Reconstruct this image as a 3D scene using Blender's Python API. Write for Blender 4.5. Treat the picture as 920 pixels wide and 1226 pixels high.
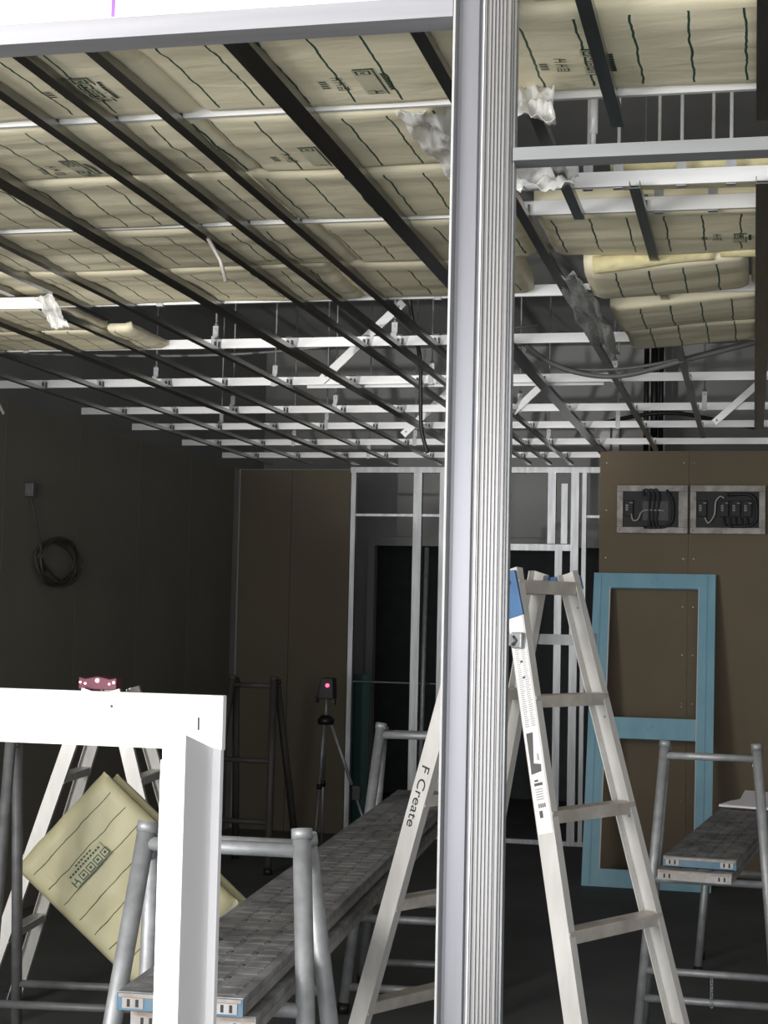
import bpy, bmesh, math, random
from mathutils import Vector, Matrix, noise
random.seed(7)
for o in list(bpy.data.objects): bpy.data.objects.remove(o)
SC = bpy.context.scene
COL = SC.collection
R = math.radians

# ------------------------------------------------------------------ camera
cam_d = bpy.data.cameras.new('camera'); cam = bpy.data.objects.new('camera', cam_d); COL.objects.link(cam)
cam_d.sensor_fit = 'AUTO'; cam_d.sensor_width = 36.0; cam_d.lens = 36.0*1920/1226
cam_d.clip_start = .05; cam_d.clip_end = 100
def cam_matrix(eye, yaw, pitch, roll):
    f = Vector((-math.sin(yaw)*math.cos(pitch), math.cos(yaw)*math.cos(pitch), math.sin(pitch)))
    r = Vector((math.cos(yaw), math.sin(yaw), 0)); u = r.cross(f)
    c, s = math.cos(roll), math.sin(roll)
    r2 = r*c + u*s; u2 = u*c - r*s
    return Matrix(((r2.x, u2.x, -f.x, eye[0]), (r2.y, u2.y, -f.y, eye[1]), (r2.z, u2.z, -f.z, eye[2]), (0, 0, 0, 1)))
cam.matrix_world = cam_matrix((0, 0, 1.57), R(13.021), R(3.611), R(1.238))
SC.camera = cam

# ------------------------------------------------------------------ world, daylight, exposure
w = bpy.data.worlds.new('world'); SC.world = w; w.use_nodes = True
w.node_tree.nodes['Background'].inputs[0].default_value = (.75, .8, .9, 1)
w.node_tree.nodes['Background'].inputs[1].default_value = .05
def area(name, loc, aim, sx, sy, power, col):
    l = bpy.data.lights.new(name, 'AREA'); l.shape = 'RECTANGLE'; l.size = sx; l.size_y = sy; l.energy = power; l.color = col
    o = bpy.data.objects.new(name, l); COL.objects.link(o); o.location = loc
    o.rotation_euler = (Vector(aim)-Vector(loc)).to_track_quat('-Z', 'Y').to_euler()
    return o
area('daylight_side_window', (-3.5, -.45, 1.95), (-1.0, .75, 1.95), 2.0, 1.9, 300, (1, .985, .97))
area('daylight_shop_front', (-.3, -1.45, 1.25), (-.3, 3, 1.35), 4.4, 2.2, 150, (.96, .98, 1))
SC.view_settings.view_transform = 'Standard'; SC.view_settings.look = 'None'; SC.view_settings.gamma = 1
SC.view_settings.exposure = 0.0
SC.view_settings.use_curve_mapping = False

# ------------------------------------------------------------------ materials
def newmat(name):
    m = bpy.data.materials.new(name); m.use_nodes = True
    nt = m.node_tree; b = nt.nodes['Principled BSDF']
    return m, nt, b
def N(nt, t, **k):
    n = nt.nodes.new(t)
    for a, v in k.items(): setattr(n, a, v)
    return n
def coords(nt, scale=(1, 1, 1), which='Object'):
    tc = N(nt, 'ShaderNodeTexCoord'); mp = N(nt, 'ShaderNodeMapping'); mp.inputs['Scale'].default_value = scale
    nt.links.new(tc.outputs[which], mp.inputs['Vector']); return mp.outputs['Vector']
def simple(name, c, rough=.5, metal=0., c2=None, nscale=8., bump=0., stretch=(1, 1, 1), spec=None, rough2=None):
    m, nt, b = newmat(name)
    b.inputs['Base Color'].default_value = (*c, 1); b.inputs['Roughness'].default_value = rough; b.inputs['Metallic'].default_value = metal
    if spec is not None: b.inputs['Specular IOR Level'].default_value = spec
    v = coords(nt, stretch)
    nz = N(nt, 'ShaderNodeTexNoise'); nz.inputs['Scale'].default_value = nscale; nz.inputs['Detail'].default_value = 5
    nt.links.new(v, nz.inputs['Vector'])
    if c2 is None: c2 = tuple(x*.8 for x in c)
    rp = N(nt, 'ShaderNodeValToRGB'); rp.color_ramp.elements[0].position = .35; rp.color_ramp.elements[1].position = .68
    rp.color_ramp.elements[0].color = (*c2, 1); rp.color_ramp.elements[1].color = (*c, 1)
    nt.links.new(nz.outputs['Fac'], rp.inputs['Fac']); nt.links.new(rp.outputs['Color'], b.inputs['Base Color'])
    if rough2 is not None:
        mr = N(nt, 'ShaderNodeMapRange'); mr.inputs[3].default_value = rough; mr.inputs[4].default_value = rough2
        nt.links.new(nz.outputs['Fac'], mr.inputs[0]); nt.links.new(mr.outputs[0], b.inputs['Roughness'])
    if bump:
        bp = N(nt, 'ShaderNodeBump'); bp.inputs['Strength'].default_value = bump; bp.inputs['Distance'].default_value = .01
        nt.links.new(nz.outputs['Fac'], bp.inputs['Height']); nt.links.new(bp.outputs['Normal'], b.inputs['Normal'])
    return m
MT = {}
MT['galv'] = simple('galvanised_steel', (.50, .51, .52), .42, .6, (.36, .37, .38), 6, stretch=(6, 6, .6))
MT['galv_post'] = simple('bluish_galvanised_stud', (.285, .285, .305), .36, .5, (.25, .25, .27), 3, stretch=(10, 10, .4))
MT['channel'] = simple('galvanised_channel', (.86, .86, .85), .40, .3, (.76, .76, .75), 5, stretch=(.6, 6, 6))
MT['bar'] = simple('galvanised_ceiling_bar', (.33, .33, .32), .28, 1.0, (.24, .24, .23), 5, stretch=(6, .5, 6))
MT['clip'] = simple('dark_steel_clip', (.12, .12, .12), .5, .6)
MT['alu'] = simple('aluminium', (.67, .655, .63), .45, .3, (.58, .565, .535), 9, stretch=(3, 3, .8))
MT['alu_step'] = simple('worn_aluminium_step', (.62, .57, .52), .5, .3, (.44, .40, .36), 16)
MT['white'] = simple('white_paint', (.86, .84, .85), .35, 0, (.83, .81, .82), 3)
MT['board_white'] = simple('white_plasterboard', (.84, .80, .82), .6, 0, (.80, .77, .78), 4)
MT['blue_plastic'] = simple('blue_plastic', (.07, .17, .33), .45, 0, (.06, .14, .28), 12)
MT['bluefilm'] = simple('pale_blue_film', (.33, .60, .72), .4, 0, (.26, .52, .65), 5, stretch=(2, 2, .8))
MT['bluefilm2'] = simple('blue_film_overlap', (.20, .44, .62), .4, 0, (.17, .38, .55), 6)
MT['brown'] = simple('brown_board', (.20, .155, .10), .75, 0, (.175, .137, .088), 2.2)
MT['galv_rail'] = simple('grey_galvanised_rail', (.33, .335, .335), .4, .5, (.27, .275, .275), 3, stretch=(.5, 8, 8))
MT['galv_rib'] = simple('ribbed_galvanised_steel', (.39, .38, .375), .33, .5, (.33, .322, .318), 3, stretch=(8, 8, .4))
MT['cable_dim'] = simple('dim_toned_cable', (.07, .067, .06), .6)  # low-contrast dark tone for the coil and the far corner trestle
MT['galv_h'] = simple('galvanised_track', (.46, .455, .475), .4, .5, (.38, .375, .395), 3, stretch=(.5, 8, 8))
MT['brown_shaded'] = simple('shade_darkened_board', (.115, .092, .062), .75, 0, (.10, .08, .054), 2.2)  # board brown darkened; the far bay's dimness is put into the colour
MT['pipe_shaded'] = simple('shade_toned_pipe', (.16, .16, .165), .55, .3, (.11, .11, .115), 22)  # pipe grey darkened, shade put into the colour of pack trestle and outlet
MT['inkpack'] = simple('pale_pack_print', (.52, .51, .32), .6)
MT['brown_dark'] = simple('dark_brown_board', (.24, .22, .18), .75, 0, (.20, .185, .15), 1.5)
MT['plain_grey'] = simple('grey_concrete', (.44, .44, .43), .85, 0, (.37, .37, .365), 1.3, bump=.2)
MT['slab'] = simple('concrete_slab', (.48, .48, .48), .9, 0, (.38, .38, .385), 1.2, bump=.2)
MT['floor'] = simple('dark_dusty_concrete', (.13, .135, .135), .7, 0, (.09, .095, .095), 1.6, bump=.1)
MT['dark'] = simple('unlit_passage_wall', (.10, .105, .11), .9)  # doorway's darkness is put into this wall colour
MT['teal'] = simple('teal_sheet', (.016, .075, .07), .6, 0, (.012, .06, .056), 3)
MT['pipe'] = simple('dull_galvanised_pipe', (.42, .43, .44), .5, .45, (.30, .31, .32), 22, bump=.15)
MT['plank'] = simple('worn_steel_plank', (.36, .36, .365), .5, .3, (.16, .16, .165), 14, bump=.3)
MT['plank_side'] = simple('steel_plank_edge', (.42, .41, .40), .55, .35, (.28, .26, .24), 18)
MT['rust'] = simple('rusty_steel', (.30, .22, .17), .7, .1, (.42, .38, .34), 25)
MT['bluepaint'] = simple('flaking_blue_paint', (.055, .15, .24), .55, 0, (.12, .19, .24), 18)
MT['black'] = simple('black_plastic', (.012, .012, .013), .45)
MT['cable'] = simple('black_cable', (.018, .018, .02), .5)
MT['cable_grey'] = simple('grey_cable', (.16, .16, .155), .5)
MT['ink'] = simple('dark_green_print', (.03, .062, .045), .6)
MT['inkpale'] = simple('pale_green_print', (.62, .60, .43), .6)
MT['marker'] = simple('black_marker', (.02, .02, .022), .6)
MT['label'] = simple('white_label', (.80, .78, .77), .5, 0, (.76, .74, .73), 8)
MT['labelgrey'] = simple('grey_label_print', (.42, .41, .41), .6)
MT['labeldark'] = simple('dark_label_print', (.10, .10, .10), .6)
MT['purple'] = simple('purple_chalk', (.38, .16, .55), .8)
MT['wool'] = simple('yellow_glass_wool', (.74, .66, .38), .9, 0, (.62, .55, .31), 30, bump=.5)
MT['grey_plate'] = simple('grey_plaster_ring', (.58, .55, .52), .6, 0, (.34, .31, .28), 18)
MT['breaker'] = simple('dark_breaker', (.018, .015, .017), .6)
MT['terminal'] = simple('pale_terminal', (.36, .33, .31), .5)
MT['red_body'] = simple('dark_red_plastic', (.22, .05, .09), .4)
MT['hardware'] = simple('screw_steel', (.30, .29, .27), .45, .7)
def emis(name, c, s):
    m, nt, b = newmat(name); b.inputs['Base Color'].default_value = (*c, 1)
    b.inputs['Emission Color'].default_value = (*c, 1); b.inputs['Emission Strength'].default_value = s; return m
MT['led_red'] = emis('red_laser_light', (1, .06, .14), 4)
MT['led_added'] = emis('added_light_lens', (1, .98, .95), 6)
MT['led_white'] = emis('white_led', (1, .75, .8), 3)
# insulation batt: pale yellow film with printed green lines (local x along the batt, y across)
def batt_material(name, base, dark, half, pitch=.1, ink=(.03, .085, .055), lw=.0024):
    m, nt, b = newmat(name); L = nt.links.new
    tc = N(nt, 'ShaderNodeTexCoord'); sx = N(nt, 'ShaderNodeSeparateXYZ'); L(tc.outputs['Object'], sx.inputs[0])
    nz = N(nt, 'ShaderNodeTexNoise'); nz.inputs['Scale'].default_value = 3.0; nz.inputs['Detail'].default_value = 4; L(tc.outputs['Object'], nz.inputs['Vector'])
    rp = N(nt, 'ShaderNodeValToRGB'); rp.color_ramp.elements[0].position = .3; rp.color_ramp.elements[1].position = .7
    rp.color_ramp.elements[0].color = (*dark, 1); rp.color_ramp.elements[1].color = (*base, 1); L(nz.outputs['Fac'], rp.inputs['Fac'])
    wob = N(nt, 'ShaderNodeTexNoise'); wob.inputs['Scale'].default_value = 14; wob.inputs['Detail'].default_value = 2; L(tc.outputs['Object'], wob.inputs['Vector'])
    def mth(op, a, bb=None):
        n = N(nt, 'ShaderNodeMath', operation=op)
        for i, q in enumerate((a, bb)):
            if q is None: continue
            if isinstance(q, (int, float)): n.inputs[i].default_value = q
            else: L(q, n.inputs[i])
        return n.outputs[0]
    xx = mth('ADD', sx.outputs[0], mth('MULTIPLY', mth('SUBTRACT', wob.outputs['Fac'], .5), .014))
    fr = mth('ABSOLUTE', mth('SUBTRACT', mth('FRACT', mth('ADD', mth('DIVIDE', xx, pitch), 100.0)), .5))
    ln = mth('LESS_THAN', fr, lw/pitch)
    lim = mth('LESS_THAN', mth('ABSOLUTE', sx.outputs[1]), half)
    mask = mth('MULTIPLY', ln, lim)
    nn = mth('GREATER_THAN', sx.outputs[2], -99)
    mx = N(nt, 'ShaderNodeMix', data_type='RGBA'); L(mask, mx.inputs['Factor']); L(rp.outputs['Color'], mx.inputs['A']); mx.inputs['B'].default_value = (*ink, 1)
    L(mx.outputs['Result'], b.inputs['Base Color'])
    b.inputs['Roughness'].default_value = .48; b.inputs['Specular IOR Level'].default_value = .4
    v2 = N(nt, 'ShaderNodeMapping'); v2.inputs['Scale'].default_value = (2.5, 9, 3); L(tc.outputs['Object'], v2.inputs['Vector'])
    wr = N(nt, 'ShaderNodeTexNoise'); wr.inputs['Scale'].default_value = 2.2; wr.inputs['Detail'].default_value = 6; wr.inputs['Distortion'].default_value = .8; L(v2.outputs[0], wr.inputs['Vector'])
    bp = N(nt, 'ShaderNodeBump'); bp.inputs['Strength'].default_value = .22; bp.inputs['Distance'].default_value = .012
    L(wr.outputs['Fac'], bp.inputs['Height']); L(bp.outputs['Normal'], b.inputs['Normal'])
    return m
MT['batt'] = batt_material('insulation_batt_film', (.86, .79, .58), (.77, .70, .49), .195)
MT['pack'] = batt_material('insulation_pack_film', (.58, .54, .34), (.48, .445, .27), .185, .07, (.06, .06, .03), .0016)
def film(name, c, alpha):
    m, nt, b = newmat(name); b.inputs['Base Color'].default_value = (*c, 1); b.inputs['Roughness'].default_value = .22
    b.inputs['Alpha'].default_value = alpha; b.inputs['Specular IOR Level'].default_value = .7
    v = coords(nt); nz = N(nt, 'ShaderNodeTexNoise'); nz.inputs['Scale'].default_value = 25; nz.inputs['Detail'].default_value = 5; nt.links.new(v, nz.inputs['Vector'])
    bp = N(nt, 'ShaderNodeBump'); bp.inputs['Strength'].default_value = .6; bp.inputs['Distance'].default_value = .01
    nt.links.new(nz.outputs['Fac'], bp.inputs['Height']); nt.links.new(bp.outputs['Normal'], b.inputs['Normal'])
    return m
MT['plastic'] = film('clear_plastic_sheet', (.80, .79, .76), .55)
MT['greysheet'] = film('grey_plastic_sheet', (.42, .42, .40), .96)

# ------------------------------------------------------------------ mesh helpers
class MB:
    def __init__(s): s.v = []; s.f = []; s.sm = []
    def quad(s, a, b, c, d):
        n = len(s.v); s.v += [tuple(a), tuple(b), tuple(c), tuple(d)]; s.f.append((n, n+1, n+2, n+3)); s.sm.append(False); return s
    def box(s, x0, x1, y0, y1, z0, z1, M=None):
        P = [Vector(p) for p in ((x0, y0, z0), (x1, y0, z0), (x1, y1, z0), (x0, y1, z0), (x0, y0, z1), (x1, y0, z1), (x1, y1, z1), (x0, y1, z1))]
        if M is not None: P = [M @ p for p in P]
        n = len(s.v); s.v += [tuple(p) for p in P]
        for q in ((0, 3, 2, 1), (4, 5, 6, 7), (0, 1, 5, 4), (1, 2, 6, 5), (2, 3, 7, 6), (3, 0, 4, 7)):
            s.f.append(tuple(n+i for i in q)); s.sm.append(False)
        return s
    def prism(s, prof, p0, p1, ux, uy, closed=True):
        # closed 2-D outline swept from p0 to p1; ux, uy are the 3-D axes of the outline
        p0, p1, ux, uy = Vector(p0), Vector(p1), Vector(ux), Vector(uy); n = len(s.v); k = len(prof)
        for p in (p0, p1): s.v += [tuple(p+ux*a+uy*b) for a, b in prof]
        for i in range(k):
            j = (i+1) % k; s.f.append((n+i, n+j, n+k+j, n+k+i)); s.sm.append(False)
        s.f.append(tuple(n+i for i in reversed(range(k)))); s.f.append(tuple(n+k+i for i in range(k))); s.sm += [False, False]
        return s
    def tube(s, pts, r, n=10, cap=True):
        pts = [Vector(p) for p in pts]; k = len(pts); b0 = len(s.v)
        up = Vector((0, 0, 1)); last = None
        for i, p in enumerate(pts):
            t = (pts[min(i+1, k-1)]-pts[max(i-1, 0)]).normalized()
            if last is None:
                a = t.orthogonal().normalized()
            else:
                a = (last - t*last.dot(t)).normalized()
            last = a; b = t.cross(a)
            rr = r[i] if isinstance(r, (list, tuple)) else r
            for j in range(n):
                g = 2*math.pi*j/n; s.v.append(tuple(p + a*(rr*math.cos(g)) + b*(rr*math.sin(g))))
        for i in range(k-1):
            for j in range(n):
                q = (j+1) % n; s.f.append((b0+i*n+j, b0+i*n+q, b0+(i+1)*n+q, b0+(i+1)*n+j)); s.sm.append(True)
        if cap:
            s.f.append(tuple(b0+j for j in reversed(range(n)))); s.f.append(tuple(b0+(k-1)*n+j for j in range(n))); s.sm += [False, False]
        return s
    def mesh(s, name):
        m = bpy.data.meshes.new(name); m.from_pydata(s.v, [], s.f); m.polygons.foreach_set('use_smooth', s.sm)
        bm = bmesh.new(); bm.from_mesh(m); bmesh.ops.recalc_face_normals(bm, faces=bm.faces); bm.to_mesh(m); bm.free(); m.update(); return m
    def build(s, name, mat, parent=None, bevel=0, loc=None):
        m = s.mesh(name); m.materials.append(MT[mat]); return link(name, m, parent, bevel, loc)
def link(name, mesh, parent=None, bevel=0, loc=None):
    o = bpy.data.objects.new(name, mesh); COL.objects.link(o); o.parent = parent
    if loc is not None: o.location = loc
    if bevel:
        md = o.modifiers.new('bevel', 'BEVEL'); md.width = bevel; md.segments = 2; md.limit_method = 'ANGLE'
    return o
def tag(o, label, cat, group=None):
    o['label'] = label; o['category'] = cat
    if group: o['group'] = group
    return o
def thing(name, label, cat, loc=(0, 0, 0), rz=0, group=None):
    o = bpy.data.objects.new(name, None); COL.objects.link(o); o.location = loc; o.rotation_euler = (0, 0, rz); o.empty_display_size = .1
    return tag(o, label, cat, group)
def struct(o): o['kind'] = 'structure'; return o
def sbox(name, mat, *b):
    x0, x1, y0, y1, z0, z1 = b; c = ((x0+x1)/2, (y0+y1)/2, z0)
    return struct(MB().box(x0-c[0], x1-c[0], y0-c[1], y1-c[1], 0, z1-z0).build(name, mat, loc=c))
def dup(root, loc=None, rz=None, label=None):
    r = root.copy(); COL.objects.link(r)
    if loc is not None: r.location = loc
    if rz is not None: r.rotation_euler = (0, 0, rz)
    if label: r['label'] = label
    for ch in list(root.children):
        c = ch.copy(); COL.objects.link(c); c.parent = r
        for g in list(ch.children):
            d = g.copy(); COL.objects.link(d); d.parent = c
    return r
def rot_to(d, upish=(0, 0, 1)):
    d = Vector(d).normalized(); x = Vector(upish).cross(d)
    x = x.normalized() if x.length > 1e-6 else Vector((1, 0, 0)); y = d.cross(x)
    return Matrix(((x.x, y.x, d.x), (x.y, y.y, d.y), (x.z, y.z, d.z))).to_4x4()

# ------------------------------------------------------------------ setting
ZC = 2.62                                            # underside of the ceiling bars
sbox('floor', 'floor', -4.1, 3.1, -3.3, 14.0, -.1, 0)
sbox('ceiling', 'slab', -4.1, 3.1, -3.3, 14.0, 3.75, 3.9)
# left wall: boards from floor to ceiling bars, open beside the camera for the side window
wl = sbox('wall_left', 'plain_grey', -3.78, -3.675, 1.0, 11.16, 0, 2.60)
me = MB().box(-.006, .006, -.452, .452, 0, 2.59).mesh('board'); me.materials.append(MT['brown_dark'])
y = 1.46
while y < 11.1:
    o = link('board', me, wl, loc=(-3.669+3.7275, y-6.08, .004)); y += .91
sbox('wall_outer_left', 'plain_grey', -4.1, -4.0, -3.3, 14.0, 0, 3.75)
sbox('wall_right', 'plain_grey', 3.0, 3.1, -3.3, 14.0, 0, 3.75)
sbox('wall_rear', 'plain_grey', -4.0, -3.05, 12.8, 12.95, 0, 3.75)      # behind the stud frame, with a dark doorway
sbox('wall_rear_lintel', 'plain_grey', -3.05, -1.12, 12.8, 12.95, 2.15, 3.75)
sbox('wall_rear_middle', 'plain_grey', -1.12, 3.0, 12.8, 12.95, 0, 3.75)
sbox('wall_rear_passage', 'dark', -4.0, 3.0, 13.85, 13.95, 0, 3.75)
t1 = struct(MB().box(-.03, .03, -.05, .05, 0, 2.19).box(1.87, 1.93, -.05, .05, 0, 2.19).box(.03, 1.87, -.05, .05, 2.12, 2.19).build('trim_1', 'plain_grey', loc=(-3.04, 12.76, 0)))
# far wall: brown boards in the left bay
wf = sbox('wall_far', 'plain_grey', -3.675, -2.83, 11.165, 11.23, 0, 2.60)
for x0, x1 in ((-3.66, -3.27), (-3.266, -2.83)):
    MB().box(x0+3.2525, x1+3.2525, -.045, -.033, 0, 2.595).build('board', 'brown_shaded', wf)
# board partition on the right that carries the electrical boxes
wi = sbox('wall_inner', 'galv', -.945, 1.9, 10.20, 10.26, 0, 2.62)
xs = [-.953, -.398, .512, 1.422, 1.91]
for a, b in zip(xs[:-1], xs[1:]):
    MB().box(a-.4775+.0015, b-.4775-.0015, -.06, -.03, 0, 2.625).build('board', 'brown', wi)
scr = MB().tube([(0, 0, 0), (0, -.003, 0)], .0045, 8).mesh('screw'); scr.materials.append(MT['hardware'])
for sx in (-.91, -.43, -.365, .47):
    for k in range(9):
        link('screw', scr, wi, loc=(sx-.4775, -.06, .15+k*.3))
# back wall with the shop front and side window openings that let the daylight in
bw = struct(MB().box(-4.0, -2.6, -.1, .1, 0, 3.75).box(2.0, 3.0, -.1, .1, 0, 3.75).box(-2.6, 2.0, -.1, .1, 2.45, 3.75).box(-2.6, 2.0, -.1, .1, 0, .1).build('wall_back', 'plain_grey', loc=(0, -1.62, 0)))

# ------------------------------------------------------------------ suspended ceiling: bars, channels, hangers
CH = [3.25, 4.2, 5.28, 6.2, 7.25, 8.28, 9.03, 9.9, 10.72]        # channel positions along the room
def cprof(w, h, t=.0022):    # U section open to the top, centred on x
    return [(-w/2, 0), (w/2, 0), (w/2, h), (w/2-t, h), (w/2-t, t), (-w/2+t, t), (-w/2+t, h), (-w/2, h)]
clip_me = MB().box(-.012, -.006, -.010, -.004, .012, .046).box(.006, .012, -.010, -.004, .012, .046).box(-.013, .013, -.010, .020, .058, .061).mesh('clip')
clip_me.materials.append(MT['clip'])
def ceiling_bar(x, y0, y1, wide, label, group=None):
    wd = .05 if wide else .027
    o = MB().prism(cprof(wd, .019), (0, 0, 0), (0, y1-y0, 0), (1, 0, 0), (0, 0, 1)).build('ceiling_bar', 'bar', loc=(x, y0, ZC))
    tag(o, label, 'ceiling bar', group)
    for c in CH:
        if y0 < c-.02 and c+.03 < y1: link('clip', clip_me, o, loc=(0, c-y0-.002, 0))
    return o
LW, LS = 'wide dark steel ceiling bar running back to the far wall', 'narrow dark steel ceiling bar running back to the far wall'
GW, GS = 'wide ceiling bars', 'narrow ceiling bars'
Y0, YE = 2.722, 11.05
for x, lb in ((-.945, 'wide dark ceiling bar passing closest to the bright ribbed stud'), (-1.84, 'wide dark ceiling bar midway between left wall and bright stud'), (-2.76, 'wide dark ceiling bar closest to the dark left wall')):
    ceiling_bar(x, Y0, YE, True, lb, GW)
ORD = ['first', 'second', 'third', 'fourth', 'fifth', 'sixth', 'seventh', 'eighth']
for k, x in enumerate((-3.40, -3.10, -2.47, -2.15, -1.522, -1.382, -1.232)):
    ceiling_bar(x, Y0, YE, False, 'narrow full length dark ceiling bar, %s counted from the left wall' % ORD[k], GS)
ceiling_bar(-.60, Y0, 10.12, False, 'narrow dark ceiling bar passing the crumpled grey plastic beside the open gap', None)
ceiling_bar(-2.31, Y0, 5.44, False, 'narrow dark ceiling bar cut short beside the white rolled sheet', None)
ceiling_bar(-.29, 1.9, 3.40, False, 'narrow dark ceiling bar ending under the opening in the insulation', None)
ceiling_bar(-.455, 3.24, 4.19, False, 'short dark ceiling bar bridging the opening beside the plastic wrapping', None)
ceiling_bar(-.29, 3.90, 9.4, False, 'narrow dark ceiling bar starting at the channel behind the opening', None)
ceiling_bar(.024, 1.9, 3.40, True, 'wide dark ceiling bar ending before the opening in the insulation', None)
ceiling_bar(.024, 3.90, 9.0, True, 'wide dark ceiling bar starting behind the opening beside the sagging batts', None)
for k, x in enumerate((.36, .67, .98, 1.29)): ceiling_bar(x, 1.9, 10.0, False, 'narrow dark ceiling bar, %s beyond the wide bar over the electrical boxes' % ORD[k], GS)
def chprof(h=.038, d=.013, t=.0016):     # C section, web towards the room, open to the back
    return [(0, 0), (d, 0), (d, t), (t, t), (t, h-t), (d, h-t), (d, h), (0, h)]
def channel(y, x0, x1, label, group, z=ZC+.0195, name='ceiling_channel', mat='channel', h=.038):
    o = MB().prism(chprof(h), (0, 0, 0), (x1-x0, 0, 0), (0, 1, 0), (0, 0, 1)).build(name, mat, loc=(x0, y, z))
    return tag(o, label, 'channel', group)
for i, c in enumerate(CH):
    if i == 0: lb, g = 'pale ceiling channel along the near edge of the opening, under insulation seams', 'channels under the insulation'
    elif i == 1: lb, g = 'pale ceiling channel behind the opening, half hidden under insulation seams', 'channels under the insulation'
    elif i == 2: lb, g = 'pale steel channel across the ceiling where the insulation stops', None
    else: lb, g = 'bright channel across the open ceiling void, %s behind the insulation edge' % ORD[i-3], 'channels across the open ceiling void'
    channel(c, -3.66, 1.6 if i != 8 else -.97, lb, g)
channel(3.945, -.62, 1.6, 'pale steel channel trimming the edge of the opening above the cross rail', None)
channel(7.36, -2.095, -.677, 'thin white spare rail lying below a channel in the open void', None, z=ZC+.0195, name='spare_rail', h=.014)
# hangers
def hanger(x, c, label='thin threaded hanger rod with bright clip holding a ceiling channel', group='hanger rods over the open ceiling void', ztop=3.75, strap=True, rodmat='pipe'):
    t = thing('hanger_rod', label, 'hanger', (x, c, ZC+.02), 0, group)
    MB().tube([(0, .022, .085), (0, .022, ztop-ZC-.02)], .0045, 8).build('rod', rodmat, t)
    (MB().box(-.012, .012, -.0035, -.001, -.004, .05) if strap else MB()).box(-.012, .012, .014, .017, -.004, .095).box(-.012, .012, -.0035, .017, -.006, -.0035).box(-.012, .012, .014, .032, .092, .096).build('clip', 'galv', t)
    MB().tube([(0, .022, .075), (0, .022, .086)], .009, 6).tube([(0, .022, .097), (0, .022, .108)], .009, 6).build('nut', 'hardware', t)
    return t
spots = [(-2.165, 6.2), (-1.41, 6.2), (-.42, 6.2), (-3.0, 6.2), (-2.228, 7.25), (-1.467, 7.25), (-2.83, 7.25), (-.62, 7.25), (-2.2, 8.28), (-2.78, 8.28), (-1.2, 8.28), (-.25, 8.28),
         (-2.45, 9.03), (-1.6, 9.03), (-3.1, 9.03), (-.75, 9.03), (-2.1, 9.9), (-1.25, 9.9), (-2.9, 9.9), (-1.75, 10.72), (-2.6, 10.72), (-1.05, 5.28), (-2.05, 5.28)]
first = True
for x, c in spots:
    if first: h0 = hanger(x, c); first = False
    else: dup(h0, (x, c, ZC+.02))
hh = None
for x, c in [(-.41, 3.945), (-.335, 3.945), (-.25, 4.2), (-.18, 3.945), (-.11, 4.2), (-.06, 3.945)]:
    if hh is None: hh = hanger(x, c, 'pale hanger rod standing in the dark opening above the cross rail', 'hanger rods in the opening', strap=False, rodmat='channel')
    else: dup(hh, (x, c, ZC+.02))
t = thing('turnbuckle_rod', 'thicker galvanised rod with a sleeve hanging in the dark opening', 'hanger', (-.372, 3.7, 2.63))
MB().tube([(0, 0, 0), (0, 0, 1.12)], .006, 8).build('rod', 'channel', t)
MB().tube([(0, 0, .07), (0, 0, .16)], .010, 10).build('sleeve', 'channel', t)
# diagonal braces in the void
def brace(p0, p1, y, wdt, label):
    p0 = Vector((p0[0], 0, p0[1])); p1 = Vector((p1[0], 0, p1[1])); d = (p1-p0); n = Vector((-d.z, 0, d.x)).normalized()
    hw = wdt/2
    o = MB().prism([(-hw, 0), (hw, 0), (hw, .012), (hw-.0018, .012), (hw-.0018, .0018), (-hw+.0018, .0018), (-hw+.0018, .012), (-hw, .012)], (0, 0, 0), d, n, (0, 1, 0)).build('diagonal_brace', 'channel', loc=(p0.x, y, p0.z))
    sc = MB()
    for q in (.06, .94): c = d*q; sc.tube([c+Vector((0, -.003, 0)), c+Vector((0, .001, 0))], .006, 8)
    sc.build('screw', 'hardware', o)
    return tag(o, label, 'brace')
brace((-1.99, 2.655), (-1.60, 3.02), 7.225, .040, 'long white diagonal brace above the spare rail')
brace((-1.98, 2.60), (-1.66, 2.90), 9.0, .040, 'white diagonal brace rising behind the hanging black cable')
brace((-1.23, 2.63), (-1.05, 2.80), 8.25, .036, 'short pale diagonal brace in the void left of the brown board wall')
brace((-.20, 2.57), (.02, 2.77), 8.25, .034, 'pale diagonal brace in the void above the electrical boxes')

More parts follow.
